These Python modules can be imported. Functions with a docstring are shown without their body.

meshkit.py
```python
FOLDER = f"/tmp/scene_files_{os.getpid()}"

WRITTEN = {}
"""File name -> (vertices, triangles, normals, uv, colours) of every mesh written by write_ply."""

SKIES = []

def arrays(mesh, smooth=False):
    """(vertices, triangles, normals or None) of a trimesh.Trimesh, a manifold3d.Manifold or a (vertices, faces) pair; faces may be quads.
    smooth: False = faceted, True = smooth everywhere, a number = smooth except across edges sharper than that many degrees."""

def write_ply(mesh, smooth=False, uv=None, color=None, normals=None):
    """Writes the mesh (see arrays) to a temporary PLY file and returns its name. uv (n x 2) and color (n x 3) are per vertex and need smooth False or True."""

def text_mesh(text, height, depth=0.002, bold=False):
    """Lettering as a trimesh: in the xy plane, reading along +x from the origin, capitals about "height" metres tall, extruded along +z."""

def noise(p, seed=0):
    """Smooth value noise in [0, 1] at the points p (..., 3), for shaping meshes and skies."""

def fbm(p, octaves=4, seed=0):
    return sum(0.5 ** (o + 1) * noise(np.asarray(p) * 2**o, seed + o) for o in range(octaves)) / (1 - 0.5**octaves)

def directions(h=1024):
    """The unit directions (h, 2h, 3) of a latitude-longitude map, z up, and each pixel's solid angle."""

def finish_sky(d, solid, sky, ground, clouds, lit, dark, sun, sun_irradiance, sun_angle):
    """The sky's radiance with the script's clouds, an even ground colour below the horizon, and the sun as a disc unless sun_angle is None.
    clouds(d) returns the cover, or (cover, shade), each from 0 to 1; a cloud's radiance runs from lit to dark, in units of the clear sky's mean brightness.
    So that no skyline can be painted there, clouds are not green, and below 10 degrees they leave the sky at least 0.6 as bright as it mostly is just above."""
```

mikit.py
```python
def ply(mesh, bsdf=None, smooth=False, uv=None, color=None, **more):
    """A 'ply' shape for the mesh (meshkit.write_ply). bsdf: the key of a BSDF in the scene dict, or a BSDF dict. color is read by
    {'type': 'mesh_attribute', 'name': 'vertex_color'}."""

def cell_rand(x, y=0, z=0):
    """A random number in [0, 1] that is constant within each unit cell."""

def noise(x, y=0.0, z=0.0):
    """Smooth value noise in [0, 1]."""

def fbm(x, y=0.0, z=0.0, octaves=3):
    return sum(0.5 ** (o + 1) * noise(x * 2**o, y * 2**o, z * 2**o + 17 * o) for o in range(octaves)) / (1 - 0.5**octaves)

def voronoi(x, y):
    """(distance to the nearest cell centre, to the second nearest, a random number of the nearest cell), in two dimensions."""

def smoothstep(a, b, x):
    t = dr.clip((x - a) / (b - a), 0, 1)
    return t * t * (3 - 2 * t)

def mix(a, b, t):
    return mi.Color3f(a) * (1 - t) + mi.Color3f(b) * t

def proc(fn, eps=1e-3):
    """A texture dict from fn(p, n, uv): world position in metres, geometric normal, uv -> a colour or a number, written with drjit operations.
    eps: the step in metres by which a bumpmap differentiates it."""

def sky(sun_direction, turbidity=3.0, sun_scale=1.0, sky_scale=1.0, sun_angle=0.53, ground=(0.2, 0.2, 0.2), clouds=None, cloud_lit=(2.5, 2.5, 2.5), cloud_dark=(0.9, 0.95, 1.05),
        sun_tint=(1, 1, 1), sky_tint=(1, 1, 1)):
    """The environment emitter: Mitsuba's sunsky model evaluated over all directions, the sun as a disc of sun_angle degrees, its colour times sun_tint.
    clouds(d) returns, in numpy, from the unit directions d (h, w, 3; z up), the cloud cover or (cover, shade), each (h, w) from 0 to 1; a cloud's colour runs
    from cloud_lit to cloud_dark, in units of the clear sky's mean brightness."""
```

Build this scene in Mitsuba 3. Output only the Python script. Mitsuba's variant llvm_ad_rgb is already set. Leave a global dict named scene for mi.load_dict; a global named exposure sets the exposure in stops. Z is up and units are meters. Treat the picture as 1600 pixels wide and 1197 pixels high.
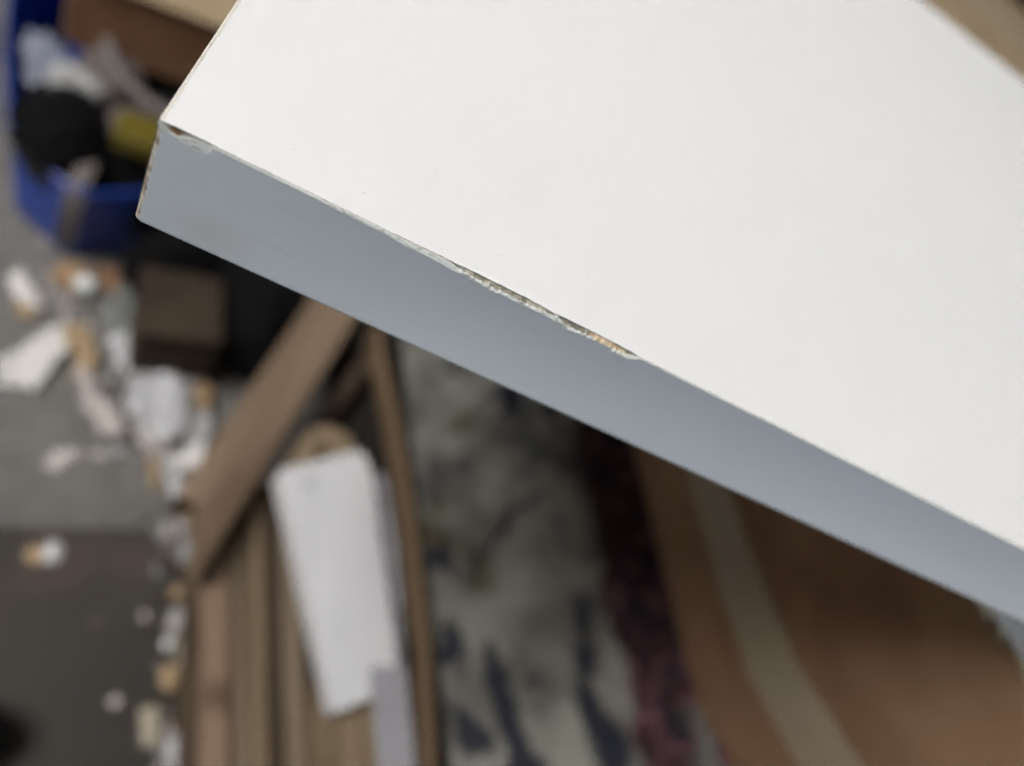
import math, random
import numpy as np, trimesh, mitsuba as mi, drjit as dr
from shapely.geometry import Polygon
import mikit, meshkit
from mikit import proc, noise, fbm, voronoi, cell_rand, smoothstep, mix

T = mi.ScalarTransform4f
scene, labels = {'type': 'scene'}, {}

# ------------------------------------------------------------------ camera, lamps, exposure
CAM = np.array([0.0, 0.0, 0.9484])
FWD, UP = [0.5111, 0.4616, -0.7250], [-0.1084, 0.8714, 0.4784]
FOCUS, APERTURE = 0.214, 0.0035
scene['camera'] = {'type': 'thinlens', 'fov': math.degrees(2 * math.atan(800 / 1279.0)), 'fov_axis': 'x',
                   'to_world': T().look_at(origin=CAM.tolist(), target=(CAM + np.array(FWD)).tolist(), up=UP),
                   'focus_distance': FOCUS, 'aperture_radius': APERTURE, 'near_clip': 0.01, 'far_clip': 60.0}
exposure = 0.0

def lamp(name0, center, half_x, half_y, rot, rad, text, cat='lamp', group=None):
    name = name0 if name0 not in scene else name0 + '_001'
    scene[name] = {'type': 'rectangle', 'to_world': T().translate(center) @ rot @ T().scale([half_x, half_y, 1]),
                   'bsdf': {'type': 'diffuse', 'reflectance': {'type': 'rgb', 'value': 0.5}},
                   'emitter': {'type': 'area', 'radiance': {'type': 'rgb', 'value': rad}}}
    labels[name] = {'label': text, 'category': cat}
    if group: labels[name]['group'] = group

down = T().rotate([1, 0, 0], 180)
lamp('ceiling_lamp', [-2.3, 0.12, 4.0], 1.1, 0.8, down, [20.9, 20.5, 20.2], 'large white ceiling lamp panel high up to the left of the table', 'ceiling lamp')
# the open doorway in front of the table edge: cool daylight
lamp('doorway_light', [1.35, -1.45, 0.85], 0.6, 0.85, T().rotate([0, 0, 1], 38) @ T().rotate([1, 0, 0], -90), [1.4, 1.85, 2.25],
     'bright open doorway letting cool daylight in behind the photographer', 'doorway')
scene['room_glow'] = {'type': 'constant', 'radiance': {'type': 'rgb', 'value': [0.06, 0.06, 0.06]}}

# ------------------------------------------------------------------ helpers
def key(name):
    k, n = name, 0
    used = set(scene) | {x.rsplit('__', 1)[0] for x in scene} | {x.split('__')[0] for x in scene} | set(labels)
    while k in used:
        n += 1; k = '%s_%03d' % (name, n)
    return k

def thing(name, label, cat, group=None):
    k = key(name)
    labels[k] = {'label': label, 'category': cat}
    if group: labels[k]['group'] = group
    return k

def obj(name, mesh, mat, parent=None, smooth=30, label=None, cat=None, group=None, kind=None):
    k = key((parent + '__' if parent else '') + name)
    scene[k] = mikit.ply(mesh, mat, smooth=smooth)
    d = {}
    if label: d['label'] = label
    if cat: d['category'] = cat
    if group: d['group'] = group
    if kind: d['kind'] = kind
    if d: labels[k] = d
    return k

def nz(p, f, seed=0):
    """smooth numpy noise in [-1, 1]"""
    p = np.asarray(p, float) * f + seed * 7.31
    r = np.zeros(len(p))
    rng = np.random.default_rng(seed + 11)
    for o in range(5):
        d = rng.normal(size=(3, 3)); d *= 1.9 ** o * 0.9
        r += np.sin(p @ d[0] + rng.uniform(0, 6)) * np.cos(p @ d[1] + rng.uniform(0, 6)) * 0.62 ** o
    return r / 1.9

def grid(P, close=False):
    """quads over an array of points (n, m, 3)"""
    n, m = P.shape[:2]
    i = np.arange(n * m).reshape(n, m)
    f = np.stack([i[:-1, :-1], i[1:, :-1], i[1:, 1:], i[:-1, 1:]], -1).reshape(-1, 4)
    return trimesh.Trimesh(P.reshape(-1, 3), np.vstack([f[:, [0, 1, 2]], f[:, [0, 2, 3]]]), process=False)

def box(x0, x1, y0, y1, z0, z1, ch=0.002):
    """box with chamfered edges"""
    import manifold3d as m3
    c = []
    for a in (0, 1, 2):
        h = np.array([ch] * 3); h[a] = 0
        lo, hi = np.array([x0, y0, z0]) + h, np.array([x1, y1, z1]) - h
        for k in range(8):
            c.append([hi[j] if k >> j & 1 else lo[j] for j in range(3)])
    return trimesh.Trimesh(*[np.asarray(v) for v in (lambda h: (h.vertices, h.faces))(trimesh.convex.convex_hull(np.array(c)))])

def beam(p, q, w, h, ch=0.002, wob=0.0, seed=0):
    """bar from p to q, w wide, h high, tops level"""
    p, q = np.asarray(p, float), np.asarray(q, float)
    L = np.linalg.norm(q - p); d = (q - p) / L
    s = np.cross(d, [0, 0, 1.0]); s /= np.linalg.norm(s); u = np.cross(s, d)
    m = box(0, L, -w / 2, w / 2, -h / 2, h / 2, ch)
    if wob:
        m = m.subdivide_to_size(0.03); m.vertices[:, 1] += wob * nz(m.vertices, 9, seed); m.vertices[:, 2] += wob * nz(m.vertices, 11, seed + 3)
    M = np.eye(4); M[:3, 0], M[:3, 1], M[:3, 2], M[:3, 3] = d, s, u, p
    m.apply_transform(M)
    return m

def scrap(pts, thick, bend, seed, z0=0.0, lift=0.0, edge=0.004):
    """a torn, bent flat scrap from a ground outline"""
    rng = np.random.default_rng(seed)
    pts = np.array(pts, float)
    out = []
    for a, b in zip(pts, np.roll(pts, -1, 0)):
        n = max(2, int(np.linalg.norm(b - a) / 0.008))
        for t in np.arange(n) / n:
            out.append(a + (b - a) * t + rng.normal(0, edge * 0.45, 2))
    poly = Polygon(out).buffer(0)
    if poly.geom_type != 'Polygon': poly = max(poly.geoms, key=lambda g: g.area)
    m = trimesh.creation.extrude_polygon(poly, thick)
    m = m.subdivide_to_size(0.008)
    v = m.vertices
    w = nz(np.c_[v[:, :2], 0 * v[:, 0]], 38, seed) * 0.7 + nz(np.c_[v[:, :2], 0 * v[:, 0]], 90, seed + 5) * 0.3
    v[:, 2] += z0 + lift + bend * (w + 1.1)
    return m

def lump(c, r, seed, amp=0.18, freq=1.6, rot=0.0, flat=None, sub=4):
    """crumpled soft thing"""
    m = trimesh.creation.icosphere(subdivisions=sub, radius=1)
    v = m.vertices
    d = 1 + amp * nz(v, freq, seed) + amp * 0.5 * np.abs(nz(v, freq * 2.6, seed + 1)) - amp * 0.4 * np.abs(nz(v, freq * 5, seed + 2))
    v = v * d[:, None] * np.array(r)
    ca, sa = math.cos(rot), math.sin(rot)
    v = v @ np.array([[ca, sa, 0], [-sa, ca, 0], [0, 0, 1]]) + np.array(c)
    if flat is not None: v[:, 2] = np.maximum(v[:, 2], flat + 0.0015 * (1 + nz(v, 60, seed)))
    return trimesh.Trimesh(v, m.faces, process=False)

def tube(P, r, n=12):
    P = np.asarray(P, float); rings = []
    r = np.full(len(P), r) if np.isscalar(r) else np.asarray(r)
    for i, p in enumerate(P):
        d = P[min(i + 1, len(P) - 1)] - P[max(i - 1, 0)]; d /= np.linalg.norm(d)
        a = np.cross(d, [0.3, 0.1, 1.0]); a /= np.linalg.norm(a); b = np.cross(d, a)
        t = np.linspace(0, 2 * np.pi, n + 1)
        rings.append(p + r[i] * (np.cos(t)[:, None] * a + np.sin(t)[:, None] * b))
    return grid(np.array(rings))

def spline(P, n=40):
    from scipy.interpolate import CubicSpline
    P = np.asarray(P, float); return CubicSpline(np.arange(len(P)), P)(np.linspace(0, len(P) - 1, n))

# ------------------------------------------------------------------ materials
def rgb(*c): return {'type': 'rgb', 'value': list(c)}
def mat(name, base, rough=0.6, spec=0.5, bump=None, **more):
    b = {'type': 'principled', 'base_color': proc(base) if callable(base) else rgb(*base), 'roughness': rough, 'specular': spec, **more}
    if bump: b = {'type': 'bumpmap', 'arbitrary': proc(bump[0], eps=bump[2] if len(bump) > 2 else 1e-3), 'scale': bump[1], 'bsdf': b}
    scene[name] = {'type': 'twosided', 'bsdf': b}
    return name

# table frame: s along the front edge, t towards the back, v up
A0 = np.array([0.0205, 0.1542, 0.800])
E1, E2 = np.array([0.9428, -0.3333, 0.0]), np.array([0.3333, 0.9428, 0.0])
def TB(s, t, v):
    s, t, v = np.broadcast_arrays(np.asarray(s, float), t, v)
    return A0 + s[..., None] * E1 + t[..., None] * E2 + v[..., None] * np.array([0, 0, 1.0])
def st(p):
    x, y = p.x - A0[0], p.y - A0[1]
    return x * E1[0] + y * E1[1], x * E2[0] + y * E2[1]

SPECKS = [(0.0492, 0.0089, 0.00045), (0.0294, 0.0117, 0.0003), (0.0891, 0.0114, 0.00035), (0.0660, 0.030, 0.00025), (0.118, 0.021, 0.0003), (0.045, 0.043, 0.00025), (0.155, 0.052, 0.0004)]
def laminate(p, n, uv):
    s, t = st(p)
    c = mix([0.80, 0.795, 0.785], [0.775, 0.775, 0.765], fbm(s * 9, t * 9, 3, 2))
    k = mi.Float(0)
    for a, b, r in SPECKS:
        d = dr.sqrt(dr.square(s - a - (t - b) * 0.5) + dr.square((t - b) * 1.6))
        k = dr.maximum(k, 1 - smoothstep(r * 0.5, r * 1.3, d))
    return mix(c, [0.42, 0.40, 0.37], k * 0.55)
mat('white_laminate', laminate, 0.42, 0.45, bump=(lambda p, n, uv: fbm(p.x * 900, p.y * 900, p.z * 900, 2), 0.00002, 2e-4))
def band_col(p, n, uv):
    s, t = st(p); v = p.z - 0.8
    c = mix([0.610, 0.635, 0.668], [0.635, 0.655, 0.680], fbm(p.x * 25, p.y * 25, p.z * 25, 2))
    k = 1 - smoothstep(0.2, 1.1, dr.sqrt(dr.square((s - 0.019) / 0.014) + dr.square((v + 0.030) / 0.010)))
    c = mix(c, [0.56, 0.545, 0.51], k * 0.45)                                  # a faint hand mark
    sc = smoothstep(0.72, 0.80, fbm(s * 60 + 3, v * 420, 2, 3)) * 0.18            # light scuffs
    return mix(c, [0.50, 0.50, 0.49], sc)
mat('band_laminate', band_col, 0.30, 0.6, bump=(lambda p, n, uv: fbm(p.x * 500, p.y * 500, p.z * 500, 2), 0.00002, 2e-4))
mat('raw_corner', lambda p, n, uv: mix([0.47, 0.43, 0.37], [0.26, 0.21, 0.16], smoothstep(0.42, 0.70, fbm(p.x * 500, p.y * 500, p.z * 420, 3))), 0.85, 0.15, bump=(lambda p, n, uv: fbm(p.x * 1200, p.y * 1200, p.z * 1200, 2), 0.0002, 2e-4))
def torn_col(p, n, uv):
    q = fbm(p.x * 700, p.y * 700, p.z * 1500, 3)
    return mix([0.60, 0.61, 0.58], [0.40, 0.40, 0.36], smoothstep(0.48, 0.72, q))
mat('torn_laminate', torn_col, 0.75, 0.2)
def core_col(p, n, uv):
    s, t = st(p)
    a = fbm(s * 900, t * 900, p.z * 1100, 3)
    fl = cell_rand(dr.floor(s * 420), dr.floor(p.z * 900), 3)
    c = mix([0.20, 0.18, 0.145], [0.46, 0.42, 0.34], smoothstep(0.3, 0.7, a * 0.7 + fl * 0.3))
    tan = smoothstep(0.1200, 0.1225, s) * (1 - smoothstep(0.1325, 0.1345, s))
    c = mix(c, mix([0.46, 0.35, 0.21], [0.68, 0.56, 0.39], smoothstep(0.35, 0.65, a)), tan * 0.95)
    brown = (1 - smoothstep(0.0009, 0.0019, dr.abs(s - 0.0042)))
    c = mix(c, [0.20, 0.12, 0.06], brown)
    gray = smoothstep(0.005, 0.007, s) * (1 - smoothstep(0.013, 0.0145, s))
    return mix(c, mix([0.22, 0.22, 0.2], [0.5, 0.5, 0.47], a), gray * 0.7)
mat('chipboard', core_col, 0.9, 0.1, bump=(lambda p, n, uv: fbm(p.x * 1400, p.y * 1400, p.z * 1400, 2), 0.0003, 2e-4))
mat('cream_band', lambda p, n, uv: mix([0.66, 0.62, 0.55], [0.56, 0.50, 0.42], smoothstep(0.5, 0.75, fbm(p.x * 300, p.y * 300, p.z * 300, 2))), 0.55, 0.3)
mat('glue', (0.45, 0.38, 0.29), 0.8, 0.2)

def concrete(p, n, uv):
    a = fbm(p.x * 3.2, p.y * 3.2, 1, 3); b = fbm(p.x * 40, p.y * 40, 5, 3)
    c = mix([0.122, 0.117, 0.107], [0.20, 0.192, 0.177], a)
    c = c * (0.75 + 0.5 * b)
    return mix(c, [0.10, 0.085, 0.07], smoothstep(0.62, 0.75, fbm(p.x * 9 + 4, p.y * 9, 9, 3)) * 0.5)
mat('concrete', concrete, 0.55, 0.35)
def mat_col(p, n, uv):
    c = mix([0.040, 0.0365, 0.0325], [0.070, 0.063, 0.056], fbm(p.x * 7, p.y * 7, 2, 3))
    return mix(c, [0.10, 0.075, 0.065], smoothstep(0.6, 0.78, fbm(p.x * 16 + 9, p.y * 16, 3, 2)) * 0.6)
mat('dark_carpet', mat_col, 0.95, 0.1, bump=(lambda p, n, uv: fbm(p.x * 500, p.y * 500, 0, 2), 0.001))

def wood(name, dx, dy, a, b, seed):
    def f(p, n, uv):
        u = p.x * dx + p.y * dy; w = p.x * dy - p.y * dx
        g = fbm(u * 5 + seed, w * 130, p.z * 130, 3); k = fbm(u * 3, w * 18 + seed, p.z * 18, 2)
        c = mix(a, b, smoothstep(0.25, 0.75, g * 0.6 + k * 0.4))
        kn = fbm(u * 14 + seed * 3, w * 22, p.z * 22 + seed, 2)
        return mix(c, [a[0] * 0.45, a[1] * 0.4, a[2] * 0.38], smoothstep(0.66, 0.8, kn))
    mat(name, f, 0.75, 0.25)
wood('wood_beam', 0.493, 0.870, (0.135, 0.092, 0.060), (0.285, 0.205, 0.14), 1)
wood('wood_pink', 0, 1, (0.190, 0.122, 0.080), (0.275, 0.190, 0.128), 2)
wood('wood_grey', 0, 1, (0.165, 0.125, 0.085), (0.25, 0.195, 0.135), 3)
wood('wood_tan', 0, 1, (0.185, 0.135, 0.085), (0.28, 0.21, 0.135), 4)
wood('wood_dark', 0, 1, (0.060, 0.042, 0.028), (0.11, 0.078, 0.052), 5)

wood('wood_rail', 0, 1, (0.11, 0.073, 0.044), (0.20, 0.135, 0.08), 6)
def card(name, a, b, seed):
    def f(p, n, uv):
        q = fbm(p.x * 6 + seed, p.y * 6, p.z * 6, 3); g = fbm(p.x * 22, p.y * 22 + seed, p.z * 22, 3)
        c = mix(a, b, smoothstep(0.3, 0.72, q * 0.65 + g * 0.35))
        return mix(c, [a[0] * 0.62, a[1] * 0.58, a[2] * 0.55], smoothstep(0.58, 0.74, fbm(p.x * 13 + 5, p.y * 13, p.z * 13 + seed, 3)) * 0.35)
    mat(name, f, 0.8, 0.2)
card('cardboard', (0.245, 0.138, 0.080), (0.335, 0.205, 0.122), 1)
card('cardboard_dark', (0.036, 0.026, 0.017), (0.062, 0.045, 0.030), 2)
card('cardboard_tan', (0.36, 0.27, 0.165), (0.44, 0.34, 0.22), 3)
card('cardboard_rust', (0.19, 0.095, 0.05), (0.27, 0.15, 0.085), 4)
mat('torn_cardboard', lambda p, n, uv: mix([0.26, 0.20, 0.12], [0.72, 0.64, 0.46], smoothstep(0.45, 0.62, fbm(p.x * 160, p.y * 160, p.z * 160, 2))), 0.9, 0.1)
mat('paper_tape', lambda p, n, uv: mix([0.33, 0.265, 0.18], [0.41, 0.335, 0.235], fbm(p.x * 20, p.y * 20, p.z * 20, 2)), 0.55, 0.4)
mat('clear_tape', (0.44, 0.37, 0.28), 0.4, 0.5)
mat('foam_white', lambda p, n, uv: mix([0.60, 0.60, 0.615], [0.68, 0.675, 0.68], fbm(p.x * 42, p.y * 9, p.z * 12, 3)), 0.6, 0.3)
mat('print_grey', (0.36, 0.36, 0.38), 0.6, 0.2)
mat('lavender_film', (0.31, 0.305, 0.325), 0.4, 0.5)
mat('paper_white', (0.74, 0.71, 0.68), 0.7, 0.3)
mat('paper_pinkish', (0.58, 0.52, 0.49), 0.7, 0.3)
mat('paper_tan', (0.42, 0.30, 0.175), 0.7, 0.3)
mat('paper_orange', (0.36, 0.235, 0.13), 0.7, 0.3)
mat('film_grey', (0.36, 0.36, 0.355), 0.22, 0.7)
mat('film_white', (0.56, 0.56, 0.57), 0.22, 0.7)
mat('film_green', (0.22, 0.25, 0.235), 0.22, 0.7)
mat('stone_beige', (0.40, 0.35, 0.27), 0.8, 0.2)
mat('glossy_white', (0.80, 0.84, 0.82), 0.12, 0.8)
mat('blue_plastic', lambda p, n, uv: mix([0.012, 0.042, 0.27], [0.02, 0.062, 0.36], fbm(p.x * 25, p.y * 25, p.z * 25, 2)), 0.4, 0.5)
mat('black_plastic', (0.004, 0.0042, 0.0042), 0.6, 0.2)
mat('black_cloth', (0.007, 0.007, 0.0075), 0.9, 0.08)
mat('grey_cloth', (0.024, 0.024, 0.026), 0.8, 0.2)
mat('yellow_plastic', (0.13, 0.10, 0.008), 0.5, 0.4)
mat('bag_white', (0.22, 0.24, 0.30), 0.35, 0.5)
mat('strap_grey', (0.17, 0.148, 0.14), 0.6, 0.3)
mat('taupe_fabric', (0.13, 0.11, 0.10), 0.8, 0.2)

# rug: its own colours, pale grey green ground, navy blots, a maroon border
BLOT = [  # x, y, half width, half length, lean
    (0.395, 0.085, 0.011, 0.062, 0.10), (0.405, 0.035, 0.014, 0.04, 0.1), (0.457, 0.07, 0.010, 0.032, 0.12), (0.469, 0.03, 0.014, 0.03, 0.1),
    (0.466, 0.152, 0.006, 0.026, 0.05), (0.462, 0.115, 0.010, 0.022, 0.1), (0.425, 0.262, 0.006, 0.022, -0.9), (0.446, 0.275, 0.006, 0.010, -0.6),
    (0.405, 0.232, 0.007, 0.02, -0.9), (0.363, 0.15, 0.010, 0.024, 0.1), (0.372, 0.062, 0.012, 0.026, 0.2), (0.362, 0.225, 0.012, 0.02, 0.3), (0.44, 0.385, 0.012, 0.02, 0.3), (0.475, 0.365, 0.008, 0.025, 0.1)]
def rug_col(p, n, uv):
    wx = (fbm(p.x * 90, p.y * 60, 1, 3) - 0.5) * 0.012; wy = (fbm(p.x * 80 + 7, p.y * 60, 4, 3) - 0.5) * 0.04
    x, y = p.x + wx, p.y + wy
    c = mix([0.095, 0.093, 0.080], [0.235, 0.231, 0.198], smoothstep(0.2, 0.8, fbm(p.x * 34, p.y * 20, 3, 3)))
    oc = smoothstep(0.53, 0.68, fbm(p.x * 30 + 5, p.y * 30, 8, 3)) * smoothstep(0.14, 0.2, p.y) * (1 - smoothstep(0.39, 0.42, p.x))
    c = mix(c, [0.055, 0.045, 0.016], oc * 0.75)
    gr = smoothstep(0.55, 0.7, fbm(p.x * 26 + 15, p.y * 22 + 3, 2, 3))
    c = mix(c, [0.038, 0.040, 0.046], gr * 0.6)
    k = mi.Float(0)
    for a, b, hw, hl, le in BLOT:
        u = x - a + (y - b) * le; w = y - b
        k = dr.maximum(k, 1 - smoothstep(0.65, 1.15, dr.sqrt(dr.square(u / hw) + dr.square(w / hl))))
    c = mix(c, [0.016, 0.017, 0.028], k * 0.92)
    bx = p.x + (fbm(p.x * 70, p.y * 45, 11, 3) - 0.5) * 0.022
    m = smoothstep(0.482, 0.490, bx)
    mar = mix([0.045, 0.022, 0.027], [0.125, 0.062, 0.076], smoothstep(0.42, 0.66, fbm(p.x * 85, p.y * 70, 21, 3)))
    mar = mix(mar, [0.022, 0.018, 0.022], smoothstep(0.48, 0.62, fbm(p.x * 90 + 3, p.y * 75, 31, 3)))
    lo = smoothstep(0.515, 0.535, bx) * (1 - smoothstep(0.06, 0.10, p.y))
    mar = mix(mar, [0.13, 0.13, 0.115], lo * smoothstep(0.42, 0.6, fbm(p.x * 60, p.y * 60, 41, 2)))
    return mix(c, mar, m)
mat('rug_backing', (0.030, 0.026, 0.022), 0.95, 0.05)
mat('rug', rug_col, 0.95, 0.05, bump=(lambda p, n, uv: fbm(p.x * 300, p.y * 300, 0, 2), 0.002))

# ------------------------------------------------------------------ setting: floor
obj('floor', box(-6, 8, -6, 8, -0.1, 0, 0.001), 'concrete', smooth=False, kind='structure', label='grey bare concrete floor strewn with scraps')

m = box(-1.2, 0.170, -0.6, 0.347, 0.001, 0.010, 0.003)
obj('floor_mat', m, 'dark_carpet', label='dark brown flat mat lying on the grey floor beside the wooden crate', cat='mat')

# ------------------------------------------------------------------ the white table
table = thing('white_table', 'white laminated chipboard table top with a chipped front edge and sharp near corner', 'table')
THK, DEPTH, LEN = 0.038, 0.456, 0.95
# (s mm, set-back of the top sheet, height of bare core, height of the torn lip), read off the damage
PROFILE = np.array([(0, 0.05, .65, 1.3), (2.1, 0.1, 1.5, 2.3), (3.2, .22, 2.3, 1.5), (4.0, .26, 2.7, 1.1), (5.2, .3, 2.3, 1.5), (6.3, .44, 1.9, 1.9), (9.3, .44, 1.3, 2.7), (12.4, .44, .9, 3.3), (13.0, .44, .44, .9), (14.7, .3, .44, 1.0), (23.4, .45, .18, 1.1), (39.8, .6, .18, 1.15),
    (57.2, .71, .2, 1.5), (61, .85, .3, 1.9), (64.4, .96, .45, 2.3), (66, 1.0, .3, 1.9), (73.7, 1.22, .45, 2.2), (76.5, 1.23, .5, 2.7), (78.6, 1.23, 1.2, 1.8), (84.2, 1.49, 1.95, 1.35), (89.7, 1.5, 2.2, 1.4), (94.1, 1.51, 2.2, 1.2), (100.1, 1.52, 2.2, 1.6), (105.2, 1.28, 1.5, 1.4),
    (108.6, 1.03, 1.0, 1.5), (109.8, 1.03, .25, 2.7), (111, 1.15, 1.4, 1.8), (113.2, 1.3, 2.3, 1.4), (117.9, 1.3, 2.3, 1.2), (121.8, 1.31, 2.3, 1.0), (123.3, 1.31, 2.8, .26), (128.8, 1.32, 3.0, .3), (129.6, 1.2, 2.6, 1.5), (132.1, 1.06, 2.1, 1.5), (134.3, 1.07, 2.1, 1.5), (136.6, .8, .8, 1.9), (137.9, .35, .05, .6), (140, .45, .03, .75), (1000, .45, .03, .75)])
s1 = np.r_[np.arange(0, 0.144, 0.00022), np.arange(0.144, 0.5, 0.003), np.linspace(0.5, LEN, 20)]
pf = [np.interp(s1 * 1e3, PROFILE[:, 0], PROFILE[:, k]) * 1e-3 for k in (1, 2, 3)]
dam = np.interp(s1 * 1e3, [0, 136, 139, 1000], [1, 1, 0, 0])
q3 = np.c_[s1 * 1e3, 0 * s1, 0 * s1]
jag = (nz(q3, 0.45, 1) * 0.75 + nz(q3, 2.1, 2) * 0.22)
weight = np.clip((pf[1] + pf[2]) / 0.003, 0.15, 1)
back = np.maximum(pf[0] + dam * (0.00010 * nz(q3, 0.5, 3) + 0.00005 * nz(q3, 2.2, 4)) * weight, 0.00003)
lip = np.maximum(pf[2] * (1 + 0.25 * dam * jag * weight), 0.00015)
gap = np.maximum(pf[1] * (1 + 0.22 * dam * nz(q3, 1.4, 6)), 0.00002)
below = np.maximum(gap + lip - back, 0.00025)          # drop of the torn band top below the table top
lip_t = np.minimum(np.minimum(back * 0.85, lip * 0.55), 0.0009)
lip_v = np.minimum(-below + np.maximum(lip - lip_t, 0.0001), -0.00008)
sheet = np.minimum(0.0004, -lip_v * 0.6)

# top sheet (thin laminate skin) with its own thickness
front = TB(s1, back, 0.0); rows = [TB(s1, back + 0.00004, -sheet), TB(s1, back, -0.00012 * np.minimum(1, sheet / 0.0003)), TB(s1, back + 0.00012, 0.0)]
rows += [TB(s1, np.maximum(t, back + 0.0002), 0.0) for t in (0.004, 0.05, 0.2, DEPTH - 0.0006)]
rows += [TB(s1, DEPTH, -0.0006), TB(s1, DEPTH, -0.02), TB(s1, DEPTH, -THK + 0.0006), TB(s1, DEPTH - 0.0006, -THK), TB(s1, 0.2, -THK), TB(s1, 0.0015, -THK)]
P = np.array(rows); P[:, 0] += E1 * 0.0013
obj('top_sheet', grid(P), 'white_laminate', table, smooth=20)

# bare chipboard showing between the top sheet and the torn band
nr = 7
rows = []
for k in range(nr):
    a = k / (nr - 1)
    t = lip_t * (1 - a) + back * a + 0.00035 * math.sin(math.pi * a)
    v = lip_v * (1 - a) + (-sheet) * a
    pts = np.c_[s1 * 1e3, a * 3 + 0 * s1, 0 * s1]
    t = t + (0.00024 * nz(pts, 0.8, 21) + 0.00010 * nz(pts, 3.5, 22)) * dam * math.sin(math.pi * a) * np.clip(gap / 0.0015, 0, 1)
    rows.append(TB(s1, t, v))
obj('chipboard_core', grid(np.array(rows)), 'chipboard', table, smooth=False, label='brown bare chipboard showing through the chipped edge')

# torn lip of the front band
rows = []
for k in range(5):
    a = k / 4
    bulge = 0.00012 * math.sin(math.pi * a)
    pts = np.c_[s1 * 1e3, a * 2 + 0 * s1, 0 * s1]
    t = lip_t * a - bulge * 0.4 + dam * 0.00003 * nz(pts, 1.3, 31) * (0 < a < 1)
    v = -below * (1 - a) + lip_v * a + bulge
    rows.append(TB(s1, t, v))
obj('torn_edge', grid(np.array(rows)), 'torn_laminate', table, smooth=40, label='pale torn strip along the chipped front edge')

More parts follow.
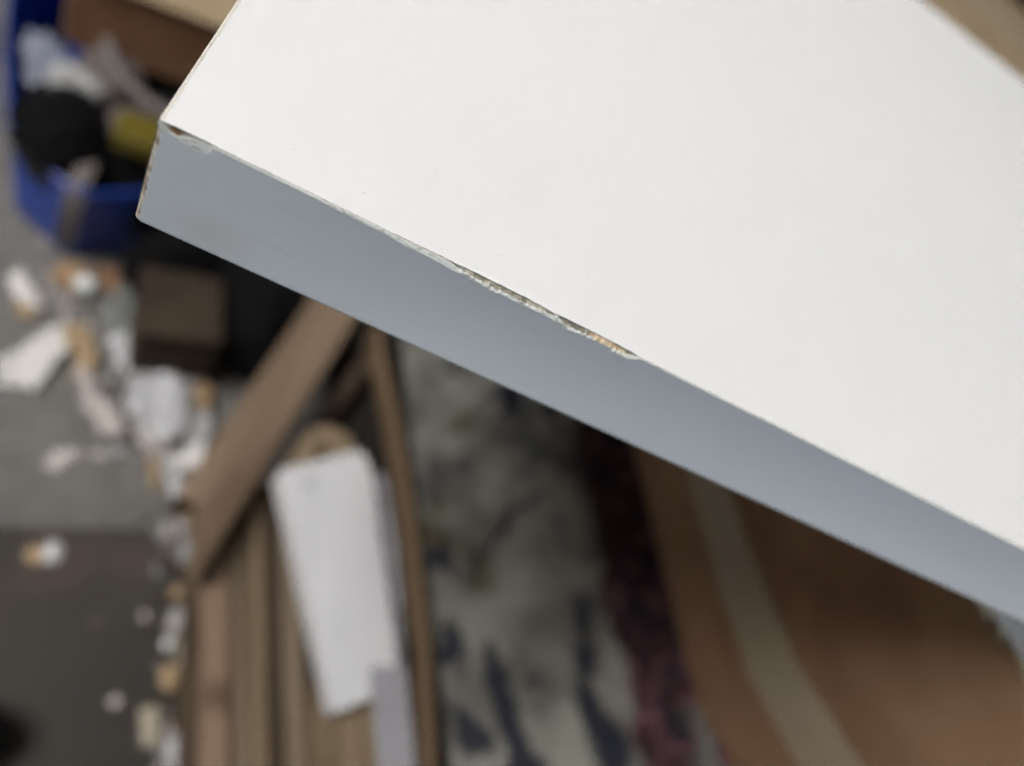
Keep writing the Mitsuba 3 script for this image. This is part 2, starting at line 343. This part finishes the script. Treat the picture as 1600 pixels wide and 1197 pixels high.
# front band face, with rounded bottom edge and a ragged left end
vv = [0.0, 0.06, 0.2, 0.45, 0.7, 0.88, 0.95]
sl = np.r_[np.arange(0, 0.0022, 0.00011), s1[s1 > 0.0022]]
top_v = np.interp(sl, s1, -below)
rows = [TB(sl, 0.0016, -THK)] + [TB(sl, 0.0016 - 0.0016 * math.sin(b), -THK + 0.0016 * (1 - math.cos(b))) for b in np.radians([22, 45, 68])]
ragv = np.linspace(0, 1, 90)
rows = []
for b in np.radians([0, 18, 36, 54, 72, 90]):
    rows.append((0.0016 - 0.0016 * math.sin(b), -THK + 0.0016 * (1 - math.cos(b)) + 0 * sl))
for a in ragv[1:]:
    rows.append((0.0, (-THK + 0.0016) * (1 - a) + top_v * a))
P, L = [], []
for i, (t, v) in enumerate(rows):
    zz = float(np.mean(v[:5]))
    q = np.array([[zz * 1e3, 3.0, 0]])
    r0 = 0.00125 + 0.00045 * nz(q, 0.8, 41)[0] + 0.00035 * nz(q, 2.6, 42)[0]
    corner = max(0.0, (-THK + 0.0014) - zz)
    s_in = max(0.0003, r0) + corner * 0.7
    dish = 0.00090 * np.clip((sl - 0.004) / 0.08, 0, 1) * max(0.0, 1 - (2 * (zz + THK) / THK - 1) ** 2)   # the band is slightly hollow
    P.append(TB(np.maximum(sl, s_in), t + dish, v))
    L.append([TB(s_in, t, v[0]), TB(s_in * 0.55 + corner * 0.5, t + 0.00022, v[0]), TB(0.00012 + corner * 0.9, t + 0.0007, v[0]), TB(0.0 + corner * 0.9, t + 0.0016, v[0]), TB(0.0 + corner * 0.9, t + 0.02, v[0])])
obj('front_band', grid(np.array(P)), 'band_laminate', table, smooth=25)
L = np.array(L)
obj('corner_strip', grid(L[:, ::-1]), 'raw_corner', table, smooth=35, label='ragged beige strip down the near corner')

# small lifted slivers of laminate along the break
rngf = np.random.default_rng(5)
for fs, ln, ou, dn in ((0.0085, .0050, .0004, .0006), (0.0800, .0060, .0004, .0004), (0.0970, .0056, .0004, .0005), (0.1100, .0044, .0004, .0004), (0.1300, .0036, .0005, .0004)):
    u = np.linspace(0, 1, 9); b0 = -np.interp(fs + u * ln, s1, below)
    w_ = np.sin(np.pi * u) ** 0.7
    rr = [TB(fs + u * ln, -0.00003 - 0.25 * ou * w_ * a_, b0 + 0.0002 + dn * w_ * (1 - a_) * 0.9 - 0.0002 * a_) for a_ in (0, 0.5, 1)]
    rr = np.array(rr + [r_ + E2 * 0.00018 for r_ in rr[::-1]])
    obj('flake', grid(rr), 'torn_laminate', table, smooth=False)

# edge band of the left end, seen as a thin line on the top
tt = np.r_[np.linspace(0.0004, 0.02, 60), np.linspace(0.021, DEPTH, 40)]
w = 0.00105 + 0.00008 * nz(np.c_[tt * 1e3, 0 * tt, 0 * tt], 0.7, 51)
rows = [TB(0, tt, -0.03 + 0 * tt), TB(0.0, tt, -0.0004 + 0 * tt), TB(0.00012, tt, -0.0001 + 0 * tt), TB(0.0003, tt, 0.00002 + 0 * tt), TB(w, tt, 0.00003 + 0 * tt), TB(w + 0.00004, tt, -0.0004 + 0 * tt)]
obj('side_band', grid(np.array(rows)), 'cream_band', table, smooth=40)
rows = [TB(w - 0.0001, tt, -0.00018 + 0 * tt), TB(0.0015 + 0 * w, tt, -0.00012 + 0 * tt)]
obj('glue_line', grid(np.array(rows)), 'glue', table, smooth=False)

# ------------------------------------------------------------------ cardboard sheet and white panel under the table
PN = np.array([0.32, 0, 0.10]); PN /= np.linalg.norm(PN)            # the sheet leans forward
up_ = np.array([-0.10, 0, 0.32]); up_ /= np.linalg.norm(up_)
O = np.array([0.535, 0.0, 0.374])
def SH(h, y, d):                                                     # height along the sheet, along y, depth behind its face
    h, y, d = np.broadcast_arrays(np.asarray(h, float), y, d)
    return O + h[..., None] * up_ + y[..., None] * np.array([0, 1.0, 0]) + d[..., None] * PN
Hs = 0.3455
sheet_t = thing('cardboard_sheet', 'brown corrugated cardboard sheet with pale tape leaning beneath the right end of the table', 'cardboard')
hh, yy = np.linspace(0, 1, 60), np.linspace(-0.45, 0.42, 180)
topw = Hs + 0.0012 * nz(np.c_[yy * 100, 0 * yy, 0 * yy], 0.9, 61)
HH = hh[:, None] * topw[None]; YY = np.repeat(yy[None], 60, 0)
def kink(y): return 0.26 * np.maximum(0, 0.066 - y)         # a soft upright fold near the front
wav = 0.0022 * nz(np.c_[HH.ravel() * 9, YY.ravel() * 9, 0 * HH.ravel()], 1.0, 62).reshape(HH.shape) + kink(YY)
obj('face', grid(SH(HH, YY, wav)), 'cardboard', sheet_t, smooth=True)
rows = []
for k in range(7):
    a = k / 6
    pts = np.c_[yy * 1e3, a * 5 + 0 * yy, 0 * yy]
    rows.append(SH(topw + (0.0011 * nz(pts, 0.45, 63) + 0.0008 * nz(pts, 1.2, 64)) * math.sin(math.pi * a) + 0.0006, yy, wav[-1] + 0.0055 * a))
obj('torn_edge', grid(np.array(rows)), 'torn_cardboard', sheet_t, smooth=False, label='torn corrugated top edge')
obj('back', grid(SH(HH, YY, 0.0055 + wav)[::-1]), 'cardboard', sheet_t, smooth=True)
# tape strip with wavy edges
yt = np.linspace(-0.45, 0.42, 200)
qa = np.c_[yt * 30, 0 * yt, 0 * yt]
lo = 0.107 - 0.05 * yt + 0.0028 * nz(qa, 0.9, 65) + 0.0016 * nz(qa, 3.0, 66); hi = 0.180 - 0.11 * yt + 0.0036 * nz(qa, 1.0, 67) + 0.0020 * nz(qa, 3.2, 68)
rows = []
for a in np.linspace(0, 1, 8):
    h = lo * (1 - a) + hi * a
    wv = 0.0022 * nz(np.c_[h * 9, yt * 9, 0 * yt], 1.0, 62) + kink(yt)
    rows.append(SH(h, yt, wv - 0.0007))
obj('tape', grid(np.array(rows)), 'paper_tape', sheet_t, smooth=True, label='pale tape strip along the cardboard')

pm = box(0, 0.385, 0, 0.40, 0, 0.022, 0.0015)                        # turned a little towards the front behind the sheet
v = pm.vertices.copy(); pm.vertices = SH(v[:, 0] - 0.004, 0.064 - 0.62 * v[:, 1] + 0.78 * v[:, 2], 0.0085 + 0.78 * v[:, 1] + 0.62 * v[:, 2])
obj('white_board', pm, 'white_laminate', label='white board standing directly behind the torn cardboard edge at the far right', cat='board')

# ------------------------------------------------------------------ rug heap
xs = np.array([.34, .40, .53, .62, .70]); zs = np.array([.25, .285, .375, .40, .40])
def rug_z(x): return np.interp(x, xs, zs)
gx, gy = np.linspace(0.3545, 0.70, 120), np.linspace(-0.30, 0.62, 220)
GX, GY = np.meshgrid(gx, gy, indexing='ij')
pp = np.c_[GX.ravel(), GY.ravel(), 0 * GX.ravel()]
GZ = (rug_z(GX.ravel()) + 0.004 * nz(pp, 11, 71) + 0.002 * nz(pp, 31, 72)).reshape(GX.shape)
GZ -= 0.010 * np.exp(-(GX - 0.3545) / 0.006)
top = np.stack([GX, GY, GZ], -1)
side = top[:1].repeat(8, 0).copy()
for k in range(8):
    a = k / 8
    side[k, :, 2] = 0.02 + (top[0, :, 2] - 0.02) * a
    side[k, :, 0] += 0.002 * math.sin(a * 22) ; 
rug = thing('rug', 'heaped grey rug with navy blots and a maroon border between the crate and the cardboard', 'rug')
obj('pile', grid(top[:, ::-1]), 'rug', rug, smooth=50)
side = np.concatenate([side, top[:1]])
obj('backing', grid(side[:, ::-1]), 'rug_backing', rug, smooth=50, label='dark side of the heaped rug')

# ------------------------------------------------------------------ wooden crate
crate = thing('wooden_crate', 'rough brown slatted wooden crate standing on the floor below the table corner', 'crate')
for i, (a, b, z, mt, y1) in enumerate([(0.1735, 0.1975, 0.122, 'wood_pink', 0.315), (0.2015, 0.2180, 0.112, 'wood_grey', 0.345), (0.2205, 0.2330, 0.119, 'wood_tan', 0.36), (0.2370, 0.2480, 0.108, 'wood_dark', 0.37), (0.2505, 0.2690, 0.121, 'wood_grey', 0.385), (0.2725, 0.2810, 0.100, 'wood_dark', 0.40), (0.2985, 0.3235, 0.098, 'wood_tan', 0.42)]):
    obj('slat', beam([(a + b) / 2, -0.35, z - 0.010], [(a + b) / 2 + 0.001 * i, y1, z - 0.010], b - a, 0.02, 0.0025, 0.0015, 80 + i), mt, crate)
cbm = beam([0.150, 0.2835, 0.1475], [0.338, 0.6155, 0.1475], 0.058, 0.050, 0.003, 0.0012, 90)
cd = np.array([0.188, 0.332]) / math.hypot(0.188, 0.332)
along = (cbm.vertices[:, :2] - [0.148, 0.2845]) @ cd
low = along < 0.02                                   # the lower end is sawn off parallel to the slats
cbm.vertices[low, :2] += ((0.1600 + 0.6 * along[low] - cbm.vertices[low, 0]) / cd[0])[:, None] * cd
obj('cross_beam', cbm, 'wood_beam', crate)
def bow(x, y): return x + 0.0115 * (1 - ((np.clip(y, 0.03, 0.47) - 0.25) / 0.22) ** 2) - 0.004 * np.clip(y - 0.25, 0, 1) / 0.2
rl = beam([0.3350, -0.35, 0.235], [0.3335, 0.50, 0.235], 0.0098, 0.030, 0.002, 0.0008, 91).subdivide_to_size(0.03)
rl.vertices[:, 0] = bow(rl.vertices[:, 0], rl.vertices[:, 1])
obj('rail', rl, 'wood_rail', crate, label='thin tan rail along the rug side of the crate')
for py in (-0.30, 0.465): obj('post', box(0.3305, 0.3385, py, py + 0.03, 0.004, 0.219, 0.002), 'wood_dark', crate)
obj('end_board', beam([0.178, -0.34, 0.05], [0.178, 0.30, 0.05], 0.012, 0.095, 0.002, 0.001, 92), 'wood_dark', crate)
obj('bottom_board', box(0.176, 0.326, -0.35, 0.40, 0.004, 0.018, 0.002), 'wood_dark', crate)
bl = trimesh.creation.cylinder(0.030, 0.180, sections=40); bl = bl.subdivide_to_size(0.012)
bl.vertices += 0.0015 * nz(bl.vertices, 40, 93)[:, None]; bl.apply_translation([0.281, 0.364, 0.1100])
obj('corner_block', bl, 'wood_tan', crate, label='round wooden block under the upper end of the white slab')
obj('corner_block', box(0.276, 0.312, 0.03, 0.15, 0.100, 0.2085, 0.003), 'wood_tan', crate, label='square wooden block under the lower end of the white slab')

# ------------------------------------------------------------------ white foam slab and lavender film
out = Polygon([(.2165, .3235), (.2960, .3500), (.3070, .3470), (.3135, .318), (.3200, .119), (.2914, .1115), (.258, .1017)]).buffer(-0.006).buffer(0.006, quad_segs=8)
m = trimesh.creation.extrude_polygon(out, 0.024)
m = m.subdivide_to_size(0.02)
m.vertices[:, 2] += 0.2105 + 0.0016 * nz(np.c_[m.vertices[:, :1] * 3, m.vertices[:, 1:2], 0 * m.vertices[:, :1]], 14, 95)
slab = thing('foam_slab', 'white rounded foam slab lying along the crate slats', 'foam slab')
obj('body', m, 'foam_white', slab, smooth=40)
for k, (cx, cy, w_, h_) in enumerate([(0.2445, 0.3155, 0.010, 0.0012), (0.2460, 0.3110, 0.008, 0.0012), (0.2475, 0.3065, 0.010, 0.0012)]):
    b = box(-w_ / 2, w_ / 2, -h_ / 2, h_ / 2, 0, 0.0006, 0.0002); b.apply_transform(trimesh.transformations.rotation_matrix(0.35, [0, 0, 1])); b.apply_translation([cx, cy, 0.2355])
    obj('print', b, 'print_grey', slab)
gy = np.linspace(-0.06, 0.136, 60); rows = []
for a in np.linspace(0, 1, 14):
    x = 0.2905 + a * 0.0345 + 0.0022 * nz(np.c_[gy * 20, 0 * gy + a, 0 * gy], 1.2, 96) * (a < 0.9)
    z = 0.2385 + 0.0012 * (1 + nz(np.c_[gy * 30, 0 * gy + a * 3, 0 * gy], 0.8, 97)) - 0.10 * np.clip(0.095 - gy, 0, 1) ** 1.3
    rows.append(np.c_[x, gy, z])
obj('plastic_film', grid(np.array(rows)), 'lavender_film', smooth=True, label='lavender grey plastic film lying over the lower right corner of the white foam slab', cat='plastic film')
gy = np.linspace(0.14, 0.335, 60); rows = []
for a in np.linspace(0, 1, 8):
    x = bow(0.3195 + a * 0.0085, gy) + 0.0008 * nz(np.c_[gy * 30, 0 * gy + a, 0 * gy], 1.2, 98)
    rows.append(np.c_[x, gy, 0.213 + 0.004 * nz(np.c_[gy * 40, 0 * gy + a * 2, 0 * gy], 0.9, 99)])
obj('plastic_film', grid(np.array(rows)), 'lavender_film', smooth=True, label='narrow lavender film strip squeezed between the white slab and the thin crate rail', cat='plastic film')

# ------------------------------------------------------------------ blue tub and what is in it
foot = Polygon([(.026, .698), (-.034, .762), (-.058, 1.02), (-.02, 1.13), (.22, 1.13), (.25, .78), (.215, .742), (.11, .722)]).buffer(-0.022).buffer(0.022, quad_segs=6)
rings = []
for z, g in [(0.003, -0.012), (0.008, -0.004), (0.05, 0.0), (0.10, 0.005), (0.145, 0.009), (0.150, 0.012), (0.152, 0.009), (0.147, 0.005), (0.10, 0.001), (0.02, -0.009), (0.012, -0.017)]:
    e = foot.buffer(g).exterior
    r = np.array([e.interpolate(t, normalized=True).coords[0] for t in np.linspace(0, 1, 121)])
    p = np.c_[r, np.full(len(r), z)]
    n_ = nz(p, 16, 101); p[:, 0] += 0.004 * n_; p[:, 1] += 0.004 * nz(p, 14, 102); p[:, 2] += 0.010 * nz(p, 9, 103) * (z > 0.09)
    p[-1] = p[0]
    rings.append(p)
rings.append(np.repeat(rings[-1].mean(0)[None], len(r), 0))
tub = thing('blue_tub', 'bright blue soft plastic tub full of odds and ends at the far left', 'tub')
obj('wall', grid(np.array(rings)), 'blue_plastic', tub, smooth=50)
st_ = spline([(0.040, 0.735, 0.155), (0.033, 0.705, 0.158), (0.027, 0.684, 0.135), (0.025, 0.682, 0.09), (0.024, 0.688, 0.045)], 40)
obj('strap', grid(np.array([st_ + [d, 0, 0.0015 * (1 - (d / 0.009) ** 2)] for d in np.linspace(-0.010, 0.010, 6)])), 'strap_grey', tub, smooth=True, label='pale grey strap hanging over the front of the tub')

obj('black_bag', lump((0.012, 0.775, 0.150), (0.056, 0.060, 0.052), 111, 0.2), 'black_cloth', smooth=True, label='charcoal black soft bag at the front left of the blue tub', cat='bag')
obj('black_bag', lump((0.105, 0.765, 0.108), (0.066, 0.052, 0.088), 112, 0.15), 'black_plastic', smooth=True, label='jet black plastic bag beside the yellow object in the blue tub', cat='bag')
obj('grey_cloth', lump((0.006, 0.745, 0.142), (0.036, 0.034, 0.034), 113, 0.2), 'grey_cloth', smooth=True, label='dark grey cloth bulging over the front rim of the blue tub', cat='cloth')
ym = box(-0.030, 0.045, -0.020, 0.022, -0.015, 0.015, 0.006).subdivide_to_size(0.012); ym.vertices += 0.0015 * nz(ym.vertices, 50, 114)[:, None]
ym.apply_transform(trimesh.transformations.rotation_matrix(-0.15, [0, 0, 1])); ym.apply_translation([0.088, 0.738, 0.204])
obj('yellow_packet', ym, 'yellow_plastic', smooth=40, label='dull yellow plastic packet lying on the black bag near the table corner', cat='packet')
obj('plastic_bag', lump((-0.008, 0.845, 0.160), (0.027, 0.050, 0.034), 115, 0.3, 2.2, 0.35), 'bag_white', smooth=25, label='crumpled bluish white plastic bag in the blue tub', cat='plastic bag')
obj('plastic_bag', lump((0.016, 0.810, 0.190), (0.028, 0.020, 0.014), 125, 0.3, 2.2, -0.2), 'film_grey', smooth=25, label='greyish white crumpled bag on top of the charcoal bag', cat='plastic bag')
obj('brown_cloth', lump((0.050, 0.845, 0.185), (0.036, 0.045, 0.030), 116, 0.25), 'taupe_fabric', smooth=True, label='brown cloth bundle below the cardboard box in the tub', cat='cloth')
obj('grey_hose', tube(spline([(0.028, 0.868, 0.205), (0.042, 0.852, 0.224), (0.052, 0.822, 0.222), (0.075, 0.795, 0.215), (0.105, 0.778, 0.212), (0.15, 0.76, 0.205), (0.2, 0.75, 0.19)], 50), 0.0075), 'strap_grey', smooth=True,
    label='pinkish grey hose curving across the tub towards the table corner', cat='hose')
obj('brown_cloth', lump((0.090, 0.775, 0.178), (0.040, 0.026, 0.026), 117, 0.2), 'taupe_fabric', smooth=True, label='dark taupe cloth lying between the hose and the yellow packet', cat='cloth')
b = trimesh.creation.icosphere(subdivisions=3, radius=0.007); b.apply_translation([0.066, 0.752, 0.208])
obj('metal_ball', b, 'film_white', smooth=True, label='small shiny grey ball above the yellow packet', cat='ball')
obj('black_bag', lump((0.13, 0.90, 0.10), (0.09, 0.10, 0.085), 118, 0.12), 'black_plastic', smooth=True, label='black bag filling the tub underneath the cardboard box', cat='bag')

# cardboard box on the tub
cb = thing('cardboard_box', 'brown cardboard box standing on the filled tub at the top left', 'cardboard box')
def yawed(m, c, a):
    m.apply_transform(trimesh.transformations.rotation_matrix(a, [0, 0, 1], c)); return m
c0 = [0.003, 0.857, 0.2]
obj('body', yawed(box(0.004, 0.30, 0.857, 1.10, 0.200, 0.300, 0.003), c0, -0.10), 'cardboard_rust', cb, smooth=False)
obj('flap', yawed(box(0.004, 0.30, 0.850, 0.97, 0.3015, 0.305, 0.001), c0, -0.10), 'cardboard_tan', cb, smooth=False, label='paler top flap')
obj('flap', yawed(box(0.004, 0.30, 0.974, 1.10, 0.3015, 0.305, 0.001), c0, -0.10), 'cardboard_tan', cb, smooth=False, label='paler top flap')
obj('side_flap', yawed(box(-0.004, 0.0015, 0.86, 1.09, 0.20, 0.30, 0.001), c0, -0.10), 'cardboard', cb, smooth=False)

# dark box and black things in the shade under the table
db = thing('dark_box', 'dark brown small cardboard box in the shade under the table corner', 'cardboard box')
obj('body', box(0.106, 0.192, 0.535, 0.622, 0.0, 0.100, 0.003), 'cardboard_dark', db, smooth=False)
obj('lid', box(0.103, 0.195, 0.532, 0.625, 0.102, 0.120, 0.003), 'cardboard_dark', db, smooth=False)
obj('black_bag', lump((0.248, 0.640, 0.075), (0.058, 0.115, 0.095), 121, 0.14), 'black_cloth', smooth=True, label='black bag slumped on the floor between the dark box and the crate beam', cat='bag')
obj('black_bag', lump((0.155, 0.668, 0.060), (0.065, 0.034, 0.075), 122, 0.14), 'black_cloth', smooth=True, label='small black bag between the blue tub and the dark box', cat='bag')

# ------------------------------------------------------------------ cardboard box behind the table, top right
fb = thing('cardboard_box', 'tan cardboard box with a paler tape strip behind the table at the top right', 'cardboard box')
fm = box(0, 0.75, -0.45, 0.45, 0, 0.60, 0.004)
dirv = np.array([1.628 - 1.511, 1.182 - 1.236]); ang = math.atan2(dirv[1], dirv[0])
M = trimesh.transformations.rotation_matrix(ang, [0, 0, 1]); M[:3, 3] = [1.27, 1.36, 0]
fm.apply_transform(M); obj('body', fm, 'cardboard_tan', fb, smooth=False)
tm = box(0.0, 0.752, -0.035, 0.035, 0.6003, 0.6012, 0.0003); tm.apply_transform(M); obj('tape', tm, 'clear_tape', fb, smooth=False, label='paler tape strip')
obj('dark_cloth', lump((1.80, 1.36, 0.64), (0.09, 0.07, 0.05), 131, 0.2, flat=0.601), 'black_cloth', smooth=True, label='dark cloth lying on the box in the top right corner', cat='cloth')

# ------------------------------------------------------------------ shoe at the left edge
sm = lump((-0.062, 0.140, 0.050), (0.085, 0.040, 0.046), 141, 0.03, flat=0.0105)
obj('black_shoe', sm, 'black_plastic', smooth=True, label='rounded black toe poking in over the mat at the left edge', cat='shoe')

# ------------------------------------------------------------------ scraps on the floor
S = [
 ('paper_scrap', [(-0.022, .512), (-0.026, .545), (0.006, .572), (.030, .600), (.047, .592), (.046, .570), (.028, .545), (.014, .508)], .004, .006, 'paper_white', 'bone shaped white paper scrap on the floor at the far left', 'paper scrap'),
 ('paper_scrap', [(-.028, .648), (-.018, .668), (.002, .640), (.010, .618), (-.006, .618)], .004, .008, 'paper_white', 'small white paper scrap on the floor in front of the blue tub', 'paper scrap'),
 ('cardboard_scrap', [(-.020, .622), (-.010, .632), (.006, .617), (.004, .603), (-.012, .606)], .003, .004, 'paper_tan', 'tan scrap peeping from under the small white paper', 'cardboard scrap'),
 ('cardboard_scrap', [(.016, .668), (.032, .690), (.062, .682), (.066, .650), (.030, .645)], .004, .010, 'paper_orange', 'orange brown cardboard scrap below the front of the blue tub', 'cardboard scrap'),
 ('cardboard_scrap', [(.066, .690), (.09, .694), (.096, .66), (.074, .655)], .004, .008, 'cardboard_rust', 'darker rust brown scrap beside the orange cardboard scrap', 'cardboard scrap'),
 ('cardboard_scrap', [(.030, .585), (.040, .602), (.062, .598), (.075, .560), (.070, .530), (.050, .527), (.052, .556)], .004, .008, 'paper_tan', 'tan curved cardboard scrap between two white paper scraps', 'cardboard scrap'),
 ('paper_scrap', [(.050, .540), (.066, .536), (.084, .502), (.105, .470), (.104, .455), (.086, .458), (.070, .482)], .005, .010, 'paper_pinkish', 'long pinkish white paper scrap lying below the tan curved scrap', 'paper scrap'),
 ('plastic_film', [(.084, .592), (.104, .596), (.124, .572), (.138, .520), (.128, .478), (.106, .482), (.108, .528), (.092, .550)], .003, .014, 'film_white', 'whitish crumpled plastic film next to the long pinkish scrap', 'plastic film'),
 ('plastic_film', [(.128, .580), (.175, .585), (.196, .548), (.180, .505), (.160, .470), (.140, .480), (.140, .52)], .003, .016, 'film_grey', 'grey translucent looking plastic film in front of the dark box', 'plastic film'),
 ('paper_scrap', [(.195, .584), (.218, .590), (.218, .566), (.200, .556)], .005, .010, 'paper_pinkish', 'small pale scrap beside the crate beam near the dark box', 'paper scrap'),
 ('paper_scrap', [(.118, .470), (.140, .492), (.160, .476), (.160, .446), (.130, .438)], .005, .012, 'paper_pinkish', 'crumpled off white paper below the grey plastic film', 'paper scrap'),
 ('cardboard_scrap', [(.180, .540), (.196, .552), (.204, .528), (.196, .494), (.182, .500)], .005, .012, 'paper_orange', 'orange cardboard scrap leaning by the crate beam', 'cardboard scrap'),
 ('plastic_film', [(.072, .645), (.084, .646), (.102, .600), (.092, .592)], .002, .006, 'film_green', 'narrow grey green film strip in front of the blue tub', 'plastic film'),
 ('plastic_film', [(.088, .658), (.106, .672), (.116, .625), (.104, .612)], .002, .010, 'film_green', 'broader grey green film piece beside the dark box', 'plastic film'),
 ('paper_scrap', [(.026, .418), (.040, .436), (.060, .440), (.064, .425), (.050, .424), (.046, .412)], .002, .003, 'paper_pinkish', 'faint pinkish scrap on the floor above the mat', 'paper scrap'),
 ('paper_scrap', [(.074, .432), (.082, .443), (.094, .440), (.090, .430)], .002, .003, 'paper_pinkish', 'tiny pinkish scrap right of the faint pinkish scrap', 'paper scrap'),
 ('paper_scrap', [(.150, .432), (.176, .446), (.204, .432), (.196, .420), (.164, .418)], .005, .008, 'paper_white', 'pale strip lying against the foot of the crate beam', 'paper scrap'),
 ('cardboard_scrap', [(.136, .432), (.146, .436), (.150, .398), (.140, .392)], .004, .006, 'paper_tan', 'thin tan scrap on the floor just above the mat corner', 'cardboard scrap'),
 ('plastic_film', [(.118, .560), (.150, .570), (.168, .520), (.172, .470), (.150, .440), (.124, .462), (.112, .50)], .003, .022, 'film_white', 'largest crumpled clear plastic heap at the middle of the floor litter', 'plastic film'),
 ('plastic_film', [(.172, .500), (.196, .520), (.206, .470), (.190, .430), (.170, .440)], .003, .012, 'film_grey', 'grey film piece between the litter heap and the crate beam', 'plastic film'),
 ('paper_scrap', [(.160, .395), (.182, .400), (.186, .372), (.164, .368)], .004, .010, 'paper_white', 'off white scrap at the top right corner of the mat', 'paper scrap'),
 ('plastic_film', [(.148, .425), (.164, .424), (.178, .385), (.184, .340), (.170, .345), (.158, .385)], .003, .014, 'film_white', 'whitish crumpled film at the mat corner beside the crate', 'plastic film'),
]
for i, (nm, pts, th, bend, mt, lab, cat) in enumerate(S):
    obj(nm, scrap(pts, th, bend, 200 + i, 0.001), mt, smooth=40, label=lab, cat=cat)
b = lump((.053, .655, .020), (.012, .010, .009), 151, 0.25); obj('paper_scrap', b, 'glossy_white', smooth=25, label='tiny shiny white crumple on the orange cardboard scrap', cat='paper scrap')

# rubble on and beside the mat
Z0 = 0.0105
bits = [
 ('rubble', (.176, .318), (.006, .016, .008), 'film_grey', 'grey bit of film at the upper end of the rubble row', 'rubble'),
 ('rubble', (.171, .272), (.010, .006, .007), 'paper_tan', 'tan crumb in the rubble row, above the white bead', 'rubble'),
 ('rubble', (.172, .245), (.009, .011, .008), 'film_grey', 'grey crumb between the tan crumb and the white bead', 'rubble'),
 ('rubble', (.164, .184), (.008, .013, .007), 'paper_tan', 'orange tan crumb below the white bead', 'rubble'),
 ('rubble', (.1835, .176), (.006, .010, .008), 'film_white', 'pale crumb against the crate wall beside the orange tan crumb', 'rubble'),
 ('rubble', (.182, .146), (.006, .010, .008), 'film_grey', 'grey crumb against the crate wall level with the beige block', 'rubble'),
 ('rubble', (.175, .205), (.005, .018, .005), 'stone_beige', 'long beige splinter lying right of the white bead', 'rubble'),
 ('rubble', (.170, .115), (.009, .014, .006), 'film_grey', 'dull grey crumb at the lower end of the rubble row', 'rubble'),
 ('rubble', (.172, .096), (.006, .004, .006), 'film_white', 'pale crumb at the very bottom of the rubble row', 'rubble'),
 ('foil_scrap', (.047, .318), (.009, .011, .006), 'film_white', 'whitish foil crumple on the mat', 'foil'),
 ('cardboard_scrap', (.032, .315), (.010, .009, .004), 'paper_tan', 'tan crumb beside the foil crumple on the mat', 'cardboard scrap'),
 ('crumb', (.114, .165), (.005, .005, .004), 'paper_pinkish', 'pinkish crumb on the mat, nearest the beige block', 'crumb'),
 ('crumb', (.093, .243), (.005, .004, .003), 'taupe_fabric', 'dim brownish crumb in the middle of the mat', 'crumb'),
]
for i, (nm, (x, y), r, mt, lab, cat) in enumerate(bits):
    z0 = Z0 if x < 0.17 else 0.001
    obj(nm, lump((x, y, Z0 + r[2] * 0.6), r, 300 + i, 0.25, flat=z0), mt, smooth=30, label=lab, cat=cat)
bm = box(-.009, .009, -.019, .019, 0, .013, .003).subdivide_to_size(.01); bm.vertices += .0012 * nz(bm.vertices, 70, 160)[:, None]
bm.apply_transform(trimesh.transformations.rotation_matrix(0.08, [0, 0, 1])); bm.apply_translation([.146, .138, Z0 + 0.001])
obj('beige_block', bm, 'stone_beige', smooth=30, label='beige oblong block on the mat near the bottom edge', cat='block')
b = trimesh.creation.icosphere(subdivisions=3, radius=0.0062); b.apply_translation([.161, .217, Z0 + 0.0062])
obj('white_bead', b, 'glossy_white', smooth=True, label='shiny white bead on the mat in the rubble row', cat='bead')

# fine litter that nobody could count: slivers and crumbs in the trail and along the crate
rng = np.random.default_rng(77)
for nm, mt, lab, n in (('fine_litter', 'paper_pinkish', 'fine pale slivers and crumbs strewn through the floor litter', 120), ('fine_litter', 'cardboard_dark', 'fine dark brown slivers and dirt strewn through the floor litter', 130), ('fine_litter', 'film_grey', 'fine shreds of clear plastic strewn through the floor litter', 90)):
    parts = []
    for _ in range(n):
        if rng.random() < 0.62:
            t = rng.random(); x = 0.02 + 0.16 * t + rng.normal(0, 0.030); y = 0.66 - 0.24 * t + rng.normal(0, 0.035)
        else:
            x = 0.166 + rng.normal(0, 0.011); y = rng.uniform(0.06, 0.43)
        x = min(x, 0.186 if y < 0.33 else 0.225)
        z0 = 0.0105 if (x < 0.17 and y < 0.347) else 0.0012
        a, b, c = rng.uniform(0.0012, 0.0035), rng.uniform(0.003, 0.009), rng.uniform(0.0006, 0.0022)
        bx = trimesh.creation.icosphere(subdivisions=1, radius=1); bx.vertices *= [a, b, c]
        bx.vertices += rng.normal(0, 0.0004, bx.vertices.shape)
        bx.apply_transform(trimesh.transformations.euler_matrix(rng.normal(0, 0.2), rng.normal(0, 0.2), rng.uniform(0, 6.3)))
        bx.apply_translation([x, y, z0 + c + 0.001 + rng.random() * 0.008 * (x > 0.06 and y > 0.42)])
        parts.append(bx)
    obj(nm, trimesh.util.concatenate(parts), mt, smooth=False, label=lab, cat='litter', kind='stuff')
